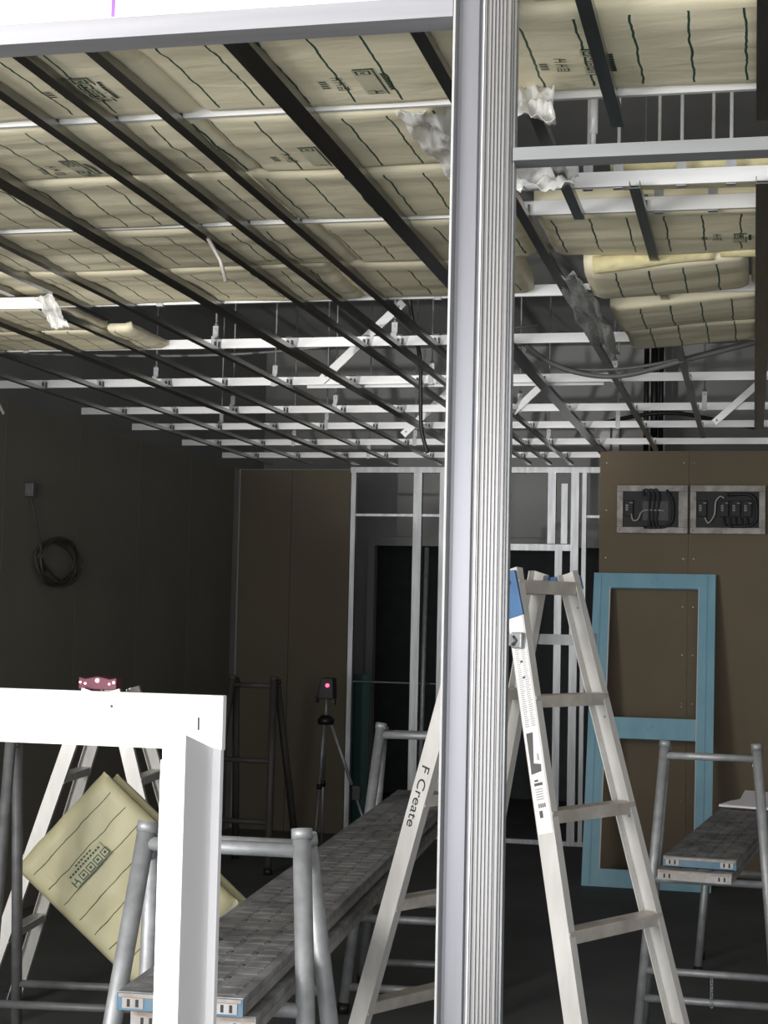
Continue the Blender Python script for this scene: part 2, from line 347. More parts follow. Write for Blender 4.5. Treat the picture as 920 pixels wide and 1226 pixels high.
# ------------------------------------------------------------------ insulation batts
def bulge(lx, ly, hx, hy, seed, amp):
    ex = max(0, abs(lx)-(hx-.02))/.02; ey = max(0, abs(ly)-(hy-.035))/.035
    e = .010*(ex**2.2)+.011*(ey**2.2)
    wx, wy = lx+seed[0], ly+seed[1]
    n = noise.noise(Vector((wx*2.2, wy*4, .5)))*amp + noise.noise(Vector((wx*3, wy*19, 7.5)))*amp*.5
    return e+n
def batt(x0, x1, y0, y1, z, label, group=None, amp=.009, sag=None, th=.08, wool=False, mat='batt', name='insulation_batt'):
    cx, cy = (x0+x1)/2, (y0+y1)/2; hx, hy = (x1-x0)/2, (y1-y0)/2; sd = cx*3.1+cy*7.7
    nx = max(10, int((x1-x0)/.025)); ny = max(8, int((y1-y0)/.022))
    def zz(lx, ly):
        v = bulge(lx, ly, hx, hy, (cx, cy), amp)
        if sag: v += sag(lx, ly)
        return v
    vs, fs = [], []
    for j in range(ny+1):
        for i in range(nx+1):
            lx = -hx+2*hx*i/nx; ly = -hy+2*hy*j/ny
            wx = .002*noise.noise(Vector((ly*6, sd, 1)))*(1 if i in (0, nx) else 0); wy = .002*noise.noise(Vector((lx*5, sd, 3)))*(1 if j in (0, ny) else 0)
            vs.append((lx+wx, ly+wy, zz(lx, ly)))
    k = len(vs)
    for j in range(ny+1):
        for i in range(nx+1):
            lx, ly, lz = vs[j*(nx+1)+i]
            vs.append((lx, ly, max(lz+.02, (sag(lx, ly) if sag else 0)+th-lz*.6)))
    a = lambda i, j: j*(nx+1)+i
    for j in range(ny):
        for i in range(nx):
            fs.append((a(i, j), a(i, j+1), a(i+1, j+1), a(i+1, j))); fs.append((k+a(i, j), k+a(i+1, j), k+a(i+1, j+1), k+a(i, j+1)))
    for i in range(nx): fs.append((a(i, 0), a(i+1, 0), k+a(i+1, 0), k+a(i, 0))); fs.append((a(i+1, ny), a(i, ny), k+a(i, ny), k+a(i+1, ny)))
    for j in range(ny): fs.append((a(0, j+1), a(0, j), k+a(0, j), k+a(0, j+1))); fs.append((a(nx, j), a(nx, j+1), k+a(nx, j+1), k+a(nx, j)))
    m = bpy.data.meshes.new('insulation_batt'); m.from_pydata(vs, [], fs); m.polygons.foreach_set('use_smooth', [True]*len(fs)); m.materials.append(MT[mat])
    o = link(name, m, loc=(cx, cy, z)); tag(o, label, 'insulation', group); o['_c'] = 0; del o['_c']
    return o, zz
GLY = [  # glyph strokes in a 1 x 1 cell (u0, u1, v0, v1): boxed characters of the printed mark
    [(.05, .15, .05, .95), (.85, .95, .05, .95), (.15, .85, .05, .16), (.15, .85, .84, .95), (.36, .64, .36, .64)],
    [(.08, .2, .05, .95), (.2, .8, .44, .56), (.72, .84, .05, .5), (.55, .7, .5, .95)],
    [(.05, .95, .84, .95), (.05, .15, .05, .84), (.85, .95, .05, .84), (.3, .7, .56, .66), (.3, .7, .3, .4), (.15, .85, .05, .13)]]
def logo(o, zz, lx, ly, L=.15, H=.034, flip=1):
    # printed mark: text runs across the batt (y), letters up towards +x
    big, pale = MB(), MB()
    def q(mb, u0, u1, v0, v1, off=.0016):
        P = []
        for (u, v) in ((u0, v0), (u1, v0), (u1, v1), (u0, v1)):
            x = lx+v*flip; y = ly-u; P.append((x, y, zz(x, y)-off))
        mb.quad(*P)
    n = 5; cw = L/n
    for k in range(n):
        for (a, b, c, d) in GLY[(1, 0, 2, 0, 0)[k]]: q(big, k*cw+a*cw*.9, k*cw+b*cw*.9, c*H, d*H)
    q(big, -.004, L+.004, H*1.16, H*1.25); q(big, L*.98+.004, L+.008, 0, H*1.25)
    q(pale, 0, L, -.1*H, H*1.1, .0009)
    for k in range(9): q(big, k*L*.08+.02, k*L*.08+.03, H*1.45, H*1.7)
    for k in range(3):
        u = .03+k*.03
        for (a, b, c, d) in GLY[(2, 1, 1)[k]]: q(big, u+a*.024, u+b*.024, -.058+c*.026, -.058+d*.026)
    for k in range(4): q(big, .045+k*.012, .051+k*.012, -.088, -.072)
    pale.build('print_ground', 'inkpale', o); big.build('printed_mark', 'ink', o)
GB = 'insulation batts over the ceiling bars'
LB = 'pale yellow insulation batt with green lines resting on the ceiling bars'
LBL = 'pale yellow insulation batt with a printed green mark resting on the ceiling bars'
ZB = ZC+.021
rows = [(2.27, 2.74), (2.765, 3.246), (3.266, 3.722), (3.727, 4.196), (4.216, 4.735), (4.740, 5.276)]
segs = [[(-.40, .1), (.102, 1.3)],
        [(-3.6, -2.442), (-2.44, -1.172), (-1.17, .028), (.03, 1.3)],
        [(-3.6, -2.342), (-2.34, -1.192), (-1.19, -.66)],
        [(-3.6, -2.492), (-2.49, -1.242), (-1.24, -.64)],
        [(-3.6, -2.412), (-2.41, -1.192), (-1.19, -.64)],
        [(-3.6, -2.542), (-2.54, -1.292), (-1.29, -.72)]]
MARKS = {(1, 2): [(-.76, 3.1), (-.305, 3.06)], (1, 1): [(-1.345, 3.06)], (2, 2): [(-1.015, 3.6)], (2, 1): [(-1.62, 3.62)]}
for r, ((ya, yb), sg) in enumerate(zip(rows, segs)):
    for s, (xa, xb) in enumerate(sg):
        mk = MARKS.get((r, s))
        where = ('against the left wall', 'between left wall and bright stud', 'ending beside the bright stud', 'beyond the wide bar')[s if r else s+2]
        lb = {(1, 2): 'insulation batt carrying printed green marks between header track and opening', (1, 1): 'insulation batt with one printed green mark right behind the header track', (2, 2): 'short insulation batt with printed mark ending at the crumpled clear plastic', (2, 1): 'insulation batt with printed green mark one channel behind the header track'}.get((r, s))
        lb = lb or 'yellow insulation batt, %s row behind the header track, %s' % (ORD[max(r-1, 0)] if r else 'near', where)
        o, zz = batt(xa, xb, ya, yb, ZB, lb, 'insulation batts with a printed mark' if mk else GB)
        for (mx, my) in (mk or []): logo(o, zz, mx-(xa+xb)/2-.02, my-(ya+yb)/2+.06)
batt(-3.6, -2.45, 5.32, 5.76, ZB, 'dim batt by the left wall right behind the white rolled sheet', 'dim batts by the left wall', th=.035)
batt(-3.6, -2.36, 5.78, 6.19, ZB, 'last dim batt by the left wall at the edge of the void', 'dim batts by the left wall', th=.035)
# right side, behind the opening
o, zz = batt(-.58, 1.2, 4.216, 4.725, ZB, 'long insulation batt just behind the opening with a small printed mark'); logo(o, zz, -.06-.31, .10, .1, .028)
o, zz = batt(-.50, -.02, 4.73, 5.20, ZB-.012, 'insulation batt sagging beside the crumpled grey plastic', sag=lambda x, y: -.05*max(0, (.24-x)/.48)*(1-min(1, abs(y)/.3)**2))
o, zz = batt(-.012, 1.2, 4.74, 5.27, ZB+.003, 'insulation batt with bare yellow wool edge above the sagging one')
o, zz = batt(-.47, .02, 5.30, 5.74, ZB-.015, 'insulation batt drooping below the bars near the loose grey cables', sag=lambda x, y: -.035*max(0, (.24-x)/.48))
o, zz = batt(.03, 1.2, 5.30, 5.74, ZB, 'insulation batt beyond the wide bar next to the drooping batt')
o, zz = batt(-.46, .02, 5.76, 6.17, ZB-.01, 'last insulation batt drooping over the loose grey cables', sag=lambda x, y: -.03*max(0, (.24-x)/.48))
o, zz = batt(.03, 1.2, 5.76, 6.17, ZB, 'insulation batt beyond the wide bar next to the last drooping batt')
# bare wool rolls where the facing has slipped
def roll(x0, x1, y, z, r, label, drop=0):
    pts, rad = [], []
    for i in range(15):
        q = i/14; x = x0+(x1-x0)*q
        pts.append((x-x0, noise.noise(Vector((x*4, y, 2)))*.008, -drop*(1-q)+noise.noise(Vector((x*3, y, 5)))*.006)); rad.append(r*(1+.12*noise.noise(Vector((x*6, y, 9)))))
    o = MB().tube(pts, rad, 14).build('wool_roll', 'wool', loc=(x0, y, z)); return tag(o, label, 'insulation')
roll(-.47, -.12, 4.735, ZB+.008, .026, 'bare yellow wool edge bulging between two sagging batts', .03)
roll(-.10, .9, 4.72, ZB+.012, .024, 'bare yellow wool edge under the long batt behind the opening')
batt(-.36, 1.0, 4.0, 4.17, ZC+.062, 'strip of bare yellow wool lying behind the trimming channel', mat='wool', amp=.006, th=.06)

# crumpled plastic wrapping
def crumple(name, label, cx, cy, cz, du, dv, seed, amp, mat, nu=22, nv=18, cat='plastic sheet'):
    du, dv = Vector(du), Vector(dv); n = du.cross(dv).normalized(); vs, fs = [], []
    for side in (0, 1):
        for j in range(nv+1):
            for i in range(nu+1):
                u = i/nu-.5; v = j/nv-.5
                edge = 1+.14*noise.noise(Vector((u*3, v*3+seed, 4)))
                p = (du*u+dv*v)*edge
                d = noise.noise(Vector((u*4+seed, v*4, seed)))*amp + abs(noise.noise(Vector((u*9, v*9+seed, seed*2))))*amp*.7
                p += n*(d+.0015*side); vs.append(tuple(p))
    k = (nu+1)*(nv+1); a = lambda i, j: j*(nu+1)+i
    for j in range(nv):
        for i in range(nu):
            fs.append((a(i, j), a(i+1, j), a(i+1, j+1), a(i, j+1))); fs.append((k+a(i, j), k+a(i, j+1), k+a(i+1, j+1), k+a(i+1, j)))
    for i in range(nu): fs.append((a(i, 0), k+a(i, 0), k+a(i+1, 0), a(i+1, 0))); fs.append((a(i, nv), a(i+1, nv), k+a(i+1, nv), k+a(i, nv)))
    for j in range(nv): fs.append((a(0, j), a(0, j+1), k+a(0, j+1), k+a(0, j))); fs.append((a(nu, j), k+a(nu, j), k+a(nu, j+1), a(nu, j+1)))
    m = bpy.data.meshes.new(name); m.from_pydata(vs, [], fs); m.materials.append(MT[mat]); m.polygons.foreach_set('use_smooth', [True]*len(fs))
    return tag(link(name, m, loc=(cx, cy, cz)), label, cat)
crumple('plastic_wrapping', 'crumpled clear plastic over the torn batt end left of the bright stud', -.655, 3.50, 2.632, (.15, 0, .03), (.03, .44, -.015), 3.3, .028, 'plastic', 34, 40)
crumple('plastic_wrapping', 'clear plastic hanging right of the bright stud at the edge of the opening', -.47, 3.16, 2.60, (.14, 0, 0), (-.02, .1, .10), 8.1, .04, 'plastic')
crumple('plastic_wrapping', 'bunched pale plastic lying on the channel below the cross rail', -.53, 3.80, 2.635, (.22, 0, 0), (0, .12, .09), 5.7, .05, 'plastic')
crumple('grey_sheet', 'torn grey plastic sheet hanging off the ceiling bar beside sagging batts', -.55, 5.40, 2.588, (.11, 0, -.04), (.02, 1.05, -.05), 2.2, .035, 'greysheet')
o = MB().prism([(0, 0), (.03, .004), (.05, .02), (.03, .036), (.004, .04), (-.008, .02)], (0, 0, 0), (.62, .02, .0), (0, 1, 0), (0, 0, 1)).build('rolled_sheet', 'white', loc=(-2.98, 4.97, 2.578))
tag(o, 'white rolled sheet tucked under the ceiling bars beside the left wall', 'plastic sheet')
crumple('plastic_wrapping', 'pale torn plastic flap hanging from the white rolled sheet', -2.33, 5.00, 2.565, (.06, 0, .0), (.02, .1, -.09), 4.4, .02, 'plastic')
tag(MB().tube([(-.025, .0, .012), (-.02, .02, .0), (.01, .05, -.06), (.025, .06, -.12)], .006, 8).build('loose_strap', 'alu_step', loc=(-1.50, 4.25, 2.625)), 'short pale strap dangling from the ceiling bars', 'strap')

# cables in the void
def cable(label, pts, r, mat, name='cable', sub=6):
    P = [Vector(p) for p in pts]; out = []
    for i in range(len(P)-1):
        p0 = P[max(i-1, 0)]; p1 = P[i]; p2 = P[i+1]; p3 = P[min(i+2, len(P)-1)]
        for k in range(sub):
            t = k/sub
            out.append(.5*((2*p1)+(p2-p0)*t+(2*p0-5*p1+4*p2-p3)*t*t+(3*p1-p0-3*p2+p3)*t**3))
    out.append(P[-1]); b = out[0].copy()
    o = MB().tube([q-b for q in out], r, 8).build(name, mat, loc=b); return tag(o, label, 'cable')
cable('black cable hanging down through the ceiling bars in the open void', [(-1.55, 6.95, 3.2), (-1.50, 7.0, 2.86), (-1.468, 7.0, 2.72), (-1.462, 7.0, 2.56), (-1.455, 7.0, 2.40), (-1.425, 7.0, 2.29)], .009, 'cable')
cable('grey cable sagging lowest below the drooping batts', [(-.95, 6.7, 2.72), (-.85, 6.65, 2.64), (-.70, 6.6, 2.578), (-.52, 6.6, 2.568), (-.25, 6.6, 2.635), (.1, 6.6, 2.72)], .011, 'cable_grey')
cable('thin grey cable running just above the sagging one', [(-.95, 6.75, 2.70), (-.80, 6.68, 2.62), (-.60, 6.65, 2.60), (-.35, 6.65, 2.63), (.1, 6.65, 2.74)], .007, 'cable_grey')
cable('upper grey cable draped under the edge of the last batt', [(-1.0, 6.4, 2.66), (-.8, 6.35, 2.672), (-.55, 6.35, 2.668), (-.3, 6.35, 2.672), (.1, 6.35, 2.74)], .007, 'cable_grey')
cable('long grey cable stretched across the void above the channels', [(-3.6, 6.75, 2.74), (-2.8, 6.7, 2.70), (-2.2, 6.7, 2.70), (-1.6, 6.7, 2.745), (-.9, 6.7, 2.80)], .006, 'cable_grey')
cable('thick black cable loop behind the channels over the brown boards', [(-1.0, 9.3, 2.66), (-.7, 9.35, 2.74), (-.45, 9.35, 2.76), (-.2, 9.4, 2.72), (0, 9.4, 2.68)], .012, 'cable')
cable('dark cable drooping against the left wall below the ceiling', [(-3.3, 6.3, 2.72), (-3.22, 6.2, 2.58), (-3.1, 6.1, 2.46), (-3.04, 6.1, 2.36)], .008, 'cable_grey')
for k, x in enumerate((-.80, -.74, -.69)):
    tag(MB().tube([(0, 0, 0), (0, 0, 1.0)], .028 if k == 1 else .02, 12).build('pipe_riser', 'black', loc=(x, 12.2, 2.75)), 'dark vertical pipe in the void behind the brown board wall', 'pipe', 'pipes in the void')
t = thing('junction_box', 'white box on the wall in the void above the brown boards', 'box', (-1.144, 12.76, 2.90))
MB().box(-.09, .03, -.04, .04, 0, .22).build('body', 'white', t, .004); MB().box(.045, .10, -.03, .03, -.01, .23).build('cover', 'white', t, .003)

# ------------------------------------------------------------------ far stud frame
t = thing('stud_frame', 'far galvanised stud frame with door opening between the brown boards', 'stud frame', (-2.0, 11.15, 0))
def ch_v(x, z0, z1, wd, name='stud', mat='galv'):
    MB().prism([(-wd/2, 0), (wd/2, 0), (wd/2, .05), (wd/2-.002, .05), (wd/2-.002, .002), (-wd/2+.002, .002), (-wd/2+.002, .05), (-wd/2, .05)], (x+2.0, 0, z0), (x+2.0, 0, z1), (1, 0, 0), (0, 1, 0)).build(name, mat, t)
for x, z0, z1, wd in [(-2.807, 0, 2.58, .035), (-2.335, 0, 2.58, .06), (-2.15, 0, 2.58, .05), (-1.72, 0, 2.04, .045), (-1.377, 2.08, 2.58, .055), (-1.288, 2.08, 2.50, .045), (-1.215, 0, 2.58, .055), (-1.15, 0, 2.58, .03), (-1.325, 0, 2.03, .05)]: ch_v(x, z0, z1, wd)
MB().box(-.83, 1.04, -.002, .048, 2.575, 2.615).build('top_track', 'galv', t); MB().box(.30, .77, -.004, .046, 2.03, 2.075).build('lintel', 'galv', t)
MB().box(-.80, -.13, .012, .03, 2.262, 2.28).build('cross_rail', 'galv', t); MB().box(.86, 1.04, .012, .03, 2.262, 2.28).build('cross_rail', 'galv', t)
MB().box(-.83, 1.04, -.002, .048, 0, .03).build('bottom_track', 'galv', t)
MB().box(-.80, -.13, .02, .03, 1.075, 1.085).build('cross_rail', 'clip', t)
tag(MB().tube([(0, 0, 0), (.0, .1, 2.04)], .016, 10).build('loose_pipe', 'pipe', loc=(-2.25, 11.0, 0)), 'slim pipe standing against the stud frame beside the doorway', 'pipe')
o = MB().box(-.075, .075, -.006, .006, 0, 1.12).build('teal_sheet', 'teal', loc=(-2.79, 11.42, 0), bevel=.002); tag(o, 'dark teal sheet standing behind the stud frame by the brown boards', 'board')

# ------------------------------------------------------------------ near partition frame
YP = 2.65
t = thing('partition_frame', 'bright ribbed metal stud with header track and cross rail in front', 'stud frame', (-.455, YP, 0))
# plain stud: recessed face between raised lips, their lit edges put in by paler steel
pr1 = [(-.053, 0), (-.0495, -.003), (-.047, .002), (-.045, .010), (-.040, .012), (-.011, .012), (-.008, .018), (-.001, .018), (-.001, .055), (-.053, .055)]
MB().prism(pr1, (0, 0, 0), (0, 0, 2.78), (1, 0, 0), (0, 1, 0)).build('plain_stud', 'galv_post', t)
pr2 = [(0, .0), (.0025, -.0025), (.0045, -.002), (.006, .004), (.0085, .004)]
for k in range(5):
    x = .0092+k*.0062; pr2 += [(x, .0005), (x+.0030, .0005), (x+.0040, .0052), (x+.0053, .0052)]
pr2 += [(.0415, .001), (.0455, .002), (.0462, .014), (.0485, .014), (.0485, .052), (0, .052)]
MB().prism(pr2, (0, 0, 0), (0, 0, 2.78), (1, 0, 0), (0, 1, 0)).build('ribbed_stud', 'galv_rib', t)
MB().prism([(-.0545, .010), (-.0545, .001), (-.0515, -.0045), (-.0497, -.0035), (-.0532, .002), (-.0532, .010)], (0, 0, 0), (0, 0, 2.78), (1, 0, 0), (0, 1, 0)).build('stud_lip', 'channel', t)
MB().box(-.0012, .0012, -.0035, .004, 0, 2.78).build('stud_lip', 'channel', t)
MB().box(.049, .0525, .022, .05, 0, 2.78).build('stud_lip', 'galv', t)
# header track on the left: U section open upwards
MB().prism([(0, 0), (.065, 0), (.065, .042), (.063, .042), (.063, .002), (.004, .002), (.002, .006), (.002, .034), (0, .036)], (-1.75, -.002, 2.596), (-.055, -.002, 2.596), (0, 1, 0), (0, 0, 1)).build('header_track', 'galv_h', t)
MB().prism([(0, 0), (.05, 0), (.05, .022), (.048, .022), (.048, .002), (.002, .002), (.002, .022), (0, .022)], (.052, .004, 2.341), (1.6, .004, 2.341), (0, 1, 0), (0, 0, 1)).build('cross_rail', 'galv_rail', t)
o = MB().box(-.66, .66, -.012, 0, 0, .45).build('bulkhead_board', 'board_white', loc=(-1.17, YP+.010, 2.6325)); tag(o, 'white plasterboard strip above the near header track', 'board')
MB().box(-.003, .003, -.0132, -.0118, .002, .45).build('chalk_line', 'purple', o).location = (.035, 0, 0)

# ------------------------------------------------------------------ stepladders
def text_mesh(s, size):
    c = bpy.data.curves.new('lettering', 'FONT'); c.body = s; c.size = size; c.extrude = .0003; c.offset = 0
    o = bpy.data.objects.new('tmp', c); COL.objects.link(o); bpy.context.view_layer.update()
    m = bpy.data.meshes.new_from_object(o.evaluated_get(bpy.context.evaluated_depsgraph_get())); bpy.data.objects.remove(o); return m
def stepladder(name, label, cx, cy, phi, Ht, s0, ta, w0, k, nstep, pitch, first, detail=True, mat='alu'):
    t = thing(name, label, 'ladder', (cx, cy, 0), phi)
    def pt(sf, wf, tt): return Vector((sf*(s0+tt*ta), wf*(w0+tt*k), Ht-tt))
    RD, FL, TH = .052, .024, .003        # rail depth, flange, thickness
    for sf in (1, -1):
        for wf in (-1, 1):
            a = pt(sf, wf, -.012); b = pt(sf, wf, Ht); d = (b-a).normalized()
            wv = Vector((0, wf, 0)); wv = (wv-d*wv.dot(d)).normalized(); sv = d.cross(wv).normalized()
            if sv.x*sf < 0: sv = -sv
            h = RD/2
            prof = [(-h, 0), (h, 0), (h, -FL), (h-TH, -FL), (h-TH, -TH), (-h+TH, -TH), (-h+TH, -FL), (-h, -FL)]
            rail = MB().prism(prof, a, b, sv, wv).build('rail', mat, t)
            MB().box(-.03, .03, -.018, .006, 0, .05, Matrix.Translation((b.x, b.y, 0))).build('foot', 'black', rail)
            if detail and wf == -1:
                fr = Matrix(((sv.x, d.x, wv.x), (sv.y, d.y, wv.y), (sv.z, d.z, wv.z))).to_4x4()
                def strip(nm, m_, u0, u1, t0, t1, off):   # flat print on the outer face; t measured along the rail
                    mb = MB(); Q = [(u0, t0), (u1, t0), (u1, t1), (u0, t1)]
                    mb.quad(*[a+sv*u+d*tt+wv*off for u, tt in Q]); return mb
                if sf == 1:
                    lab = strip('label_sticker', 'label', -.023, .021, .125, .66, .0006).build('label_sticker', 'label', rail)
                    g = MB(); dk = MB()
                    def add(mb, u0, u1, t0, t1):
                        mb.quad(*[a+sv*u+d*tt+wv*.0011 for u, tt in ((u0, t0), (u1, t0), (u1, t1), (u0, t1))])
                    tt = .195
                    while tt < .40:
                        ww = random.uniform(.010, .016); add(g, -.016, -.016+ww, tt, tt+.0022); add(g, .003, .003+ww, tt, tt+.0022); tt += .0052
                    add(g, -.017, .013, .185, .191); add(dk, -.004, .004, .235, .241); add(dk, -.003, .005, .275, .281)
                    dk.quad(*[a+sv*u+d*q+wv*.0011 for u, q in ((-.017, .415), (.004, .415), (-.006, .49), (-.017, .495))]); dk.quad(*[a+sv*u+d*q+wv*.0012 for u, q in ((-.017, .487), (.016, .495), (.014, .512), (-.018, .516))])
                    add(g, .006, .013, .468, .485)
                    add(dk, -.014, .012, .538, .545); add(dk, -.012, .0, .53, .535)
                    for q in range(5): add(g, -.013, .010, .552+q*.006, .555+q*.006)
                    for q in range(4): add(dk, -.010+q*.006, -.006+q*.006, .588, .598)
                    add(dk, -.010, .0, .605, .622)
                    g.build('fine_print', 'labelgrey', lab)['kind'] = 'stuff'; dk.build('warning_print', 'labeldark', lab)['kind'] = 'stuff'
                else:
                    m = text_mesh('F Create', .038)
                    out = m.copy(); bpy.data.meshes.remove(m)
                    # text x runs down the rail, letter tops point towards the ladder's front
                    org = a + d*.525 + wv*.0008
                    U = -sv     # sv points to the rear (outwards); letters stand towards the front
                    org = org - U*.013
                    sxv = 1.24
                    for v in out.vertices:
                        p = org + d*(v.co.x*sxv) + U*v.co.y + wv*v.co.z; v.co = p
                    out.materials.clear(); out.materials.append(MT['marker']); link('handwritten_name', out, rail)
        for i in range(1, nstep+1):
            tt = first+pitch*i
            A = pt(sf, -1, tt); B = pt(sf, 1, tt)
            st = MB().prism([(-.026, -.014), (.026, -.014), (.026, .014), (.022, .016), (-.022, .016), (-.026, .014)], A+Vector((0, .003, 0)), B-Vector((0, .003, 0)), (1, 0, 0), (0, 0, 1)).build('step', 'alu_step' if detail else mat, t)
    # top: step, blue caps, hinge plates and spreader bars
    A = pt(1, -1, first*.6); B = pt(1, 1, first*.6)
    MB().box(-.030, .026, A.y+.002, B.y-.002, A.z-.022, A.z+.012, Matrix.Translation((A.x, 0, 0))).build('top_step', 'alu_step', t)
    A2 = pt(-1, -1, first*.6)
    MB().box(-.024, .024, A.y+.002, B.y-.002, A.z-.022, A.z+.010, Matrix.Translation((A2.x, 0, 0))).build('top_step', 'alu_step', t)
    if detail:
        for wf in (-1, 1):
            e = pt(1, wf, 0).y; y0, y1 = sorted((e+wf*.0035, e+wf*.012))
            cap = [(s0+.024, Ht+.010), (s0-.03, Ht+.004), (-s0-.020, Ht-.012), (-s0-.036, Ht-.045), (-s0-.028, Ht-.075), (s0-.022, Ht-.070), (s0-.012, Ht-.118), (s0+.054, Ht-.100)] if wf < 0 else [(s0+.024, Ht+.006), (-s0-.02, Ht-.002), (-s0-.02, Ht-.03), (s0+.034, Ht-.03)]
            MB().prism(cap, (0, y0, 0), (0, y1, 0), (1, 0, 0), (0, 0, 1)).build('blue_cap', 'blue_plastic', t, .0015)
            MB().tube([(s0+.008, e, Ht-.022), (s0+.008, e+wf*.017, Ht-.022)], .007, 8).build('pivot_bolt', 'black', t)
            q = .165; P = pt(1, wf, q); Q = pt(-1, wf, q); yy = P.y+wf*.004
            MB().box(Q.x-.01, P.x+.012, min(yy, yy+wf*.005), max(yy, yy+wf*.005), P.z-.014, P.z+.014).build('spreader_bar', 'galv', t)
            lt = MB().box(P.x-.012, P.x+.022, min(yy, yy+wf*.014), max(yy, yy+wf*.014), P.z-.02, P.z+.02).build('latch', 'pipe', t, .004)
            MB().tube([(P.x-.002, yy+wf*.014, P.z+.010), (P.x+.008, yy+wf*.018, P.z), (P.x-.002, yy+wf*.018, P.z-.012)], .004, 6).build('latch_hook', 'clip', lt)
            for q2, sg in ((.02, 1), (.30, 1), (.55, 1)):
                C = pt(sg, wf, q2+.06); MB().tube([(C.x, C.y-wf*.004, C.z), (C.x, C.y-wf*.001, C.z)], .004, 6).build('rivet', 'pipe', t)
    return t
stepladder('stepladder', 'tall aluminium stepladder with blue caps, white label and handwritten marker name', -.577, 4.144, -.526, 1.675, .05, .264, .130, .079, 5, .2725, .042)
stepladder('stepladder', 'lower aluminium stepladder behind the tilted insulation pack', -2.38, 5.75, .12, 1.25, .05, .30, .15, .08, 3, .29, .03, detail=False)

# ------------------------------------------------------------------ white door frame in front
t = thing('white_frame', 'bright white door frame standing before the grey pipe trestle', 'frame', (-.68, 1.93, 0))
MB().box(-.65, .0315, 0, .014, 1.393, 1.462).build('head', 'white', t, .0012)
MB().box(-.048, .0300, .0005, .0135, 0, 1.3935).build('jamb', 'white', t, .0012)
MB().box(-.65, -.57, .0005, .0445, 0, 1.3935).build('jamb', 'white', t, .0012)
MB().prism([(-.10, 0), (0, 0), (0, 1.397), (-.10, 1.420)], (.004, 0, 0), (.0195, 0, 0), (0, 1, 0), (0, 0, 1)).build('stop', 'white', t, .0008)
MB().prism([(-.10, 0), (0, 0), (0, 1.385), (-.10, 1.389)], (-.012, 0, 0), (.0037, 0, 0), (0, 1, 0), (0, 0, 1)).build('stop', 'white', t, .0008)
MB().box(-.0010, .0006, -.002, .0, 1.418, 1.434).build('saw_slot', 'marker', t)
for x, z in ((-.118, 1.444), (.012, 1.335)):
    MB().tube([(x, -.001, z), (x, .001, z)], .0018, 8).build('screw_hole', 'marker', t)

# ------------------------------------------------------------------ trestles and planks
def trestle(label, loc, rz, wt=.36, wb=.50, zt=1.09, rf=.0213, rb=.016, mat='pipe', front=.22, back=.30, bars=(1.035, .70, .36, .10), ztb=None, back_bars=None):
    t = thing('trestle', label, 'trestle', loc, rz); ztb = ztb or zt-.02
    for (y_t, y_b, dx, z1) in ((-.0, -front, 0, zt), (.052, back, .004, ztb)):
        F = lambda s, z: Vector((s*(wb/2+(wt/2-wb/2)*z/z1), y_b+(y_t-y_b)*z/z1, z))
        for s in (-1, 1):
            leg = MB().tube([F(s, 0), F(s, z1)], rf, 14).build('leg', mat, t)
            MB().tube([F(s, z1-.022), F(s, z1+.001)], rf+.0028, 14).build('cap', mat, leg)
            MB().tube([F(s, 0), F(s, .04)], rf+.004, 14).build('foot', 'black', leg)
        for z in (bars if (y_t == 0 or back_bars is None) else back_bars):
            if z < z1: MB().tube([F(-1, z), F(1, z)], rb, 12).build('crossbar', mat, t)
    for s in (-1, 1): MB().tube([(s*wt/2, 0, zt-.075), (s*wt/2, .055, zt-.075)], .014, 10).build('hinge', mat, t)
    return t
trestle('grey pipe trestle holding the planks, right behind the white frame', (-1.165, 3.50, 0), R(3), .36, .56, 1.082)
trestle('pipe trestle at the far end of the long plank stack', (-1.30, 6.45, 0), R(5), .36, .56, 1.12, bars=(1.075, .70, .36, .10))
tr = trestle('pipe trestle carrying the short plank stack before the blue door frame', (-.143, 5.80, 0), R(0), .315, .50, 1.142, .0175, .013, front=.05, back=.42, bars=(1.09, .66, .345, .25), back_bars=(.66,))
ch = MB()
for k in range(9):
    z = .33-k*.011; ch.tube([(.012+.004*math.cos(g), (.004*math.sin(g) if k % 2 else 0)-.052, z+.008*math.sin(g)) for g in [i*math.pi/4 for i in range(9)]], .0016, 5)
ch.build('chain', 'pipe', tr)
trestle('dim pipe trestle standing in the shade of the far left corner', (-3.0, 9.5, 0), R(-4), .27, .42, 1.165, .022, .016, mat='cable_dim', bars=(1.11, .66, .3), back_bars=())  # corner dimness is put into its dark material
trestle('dark pipe trestle beside the tilted insulation pack', (-1.93, 4.62, 0), R(8), .58, .66, 1.22, .017, .012, mat='pipe_shaded', bars=(.37, .30, .08), front=.06, back=.30)
stud_me = None
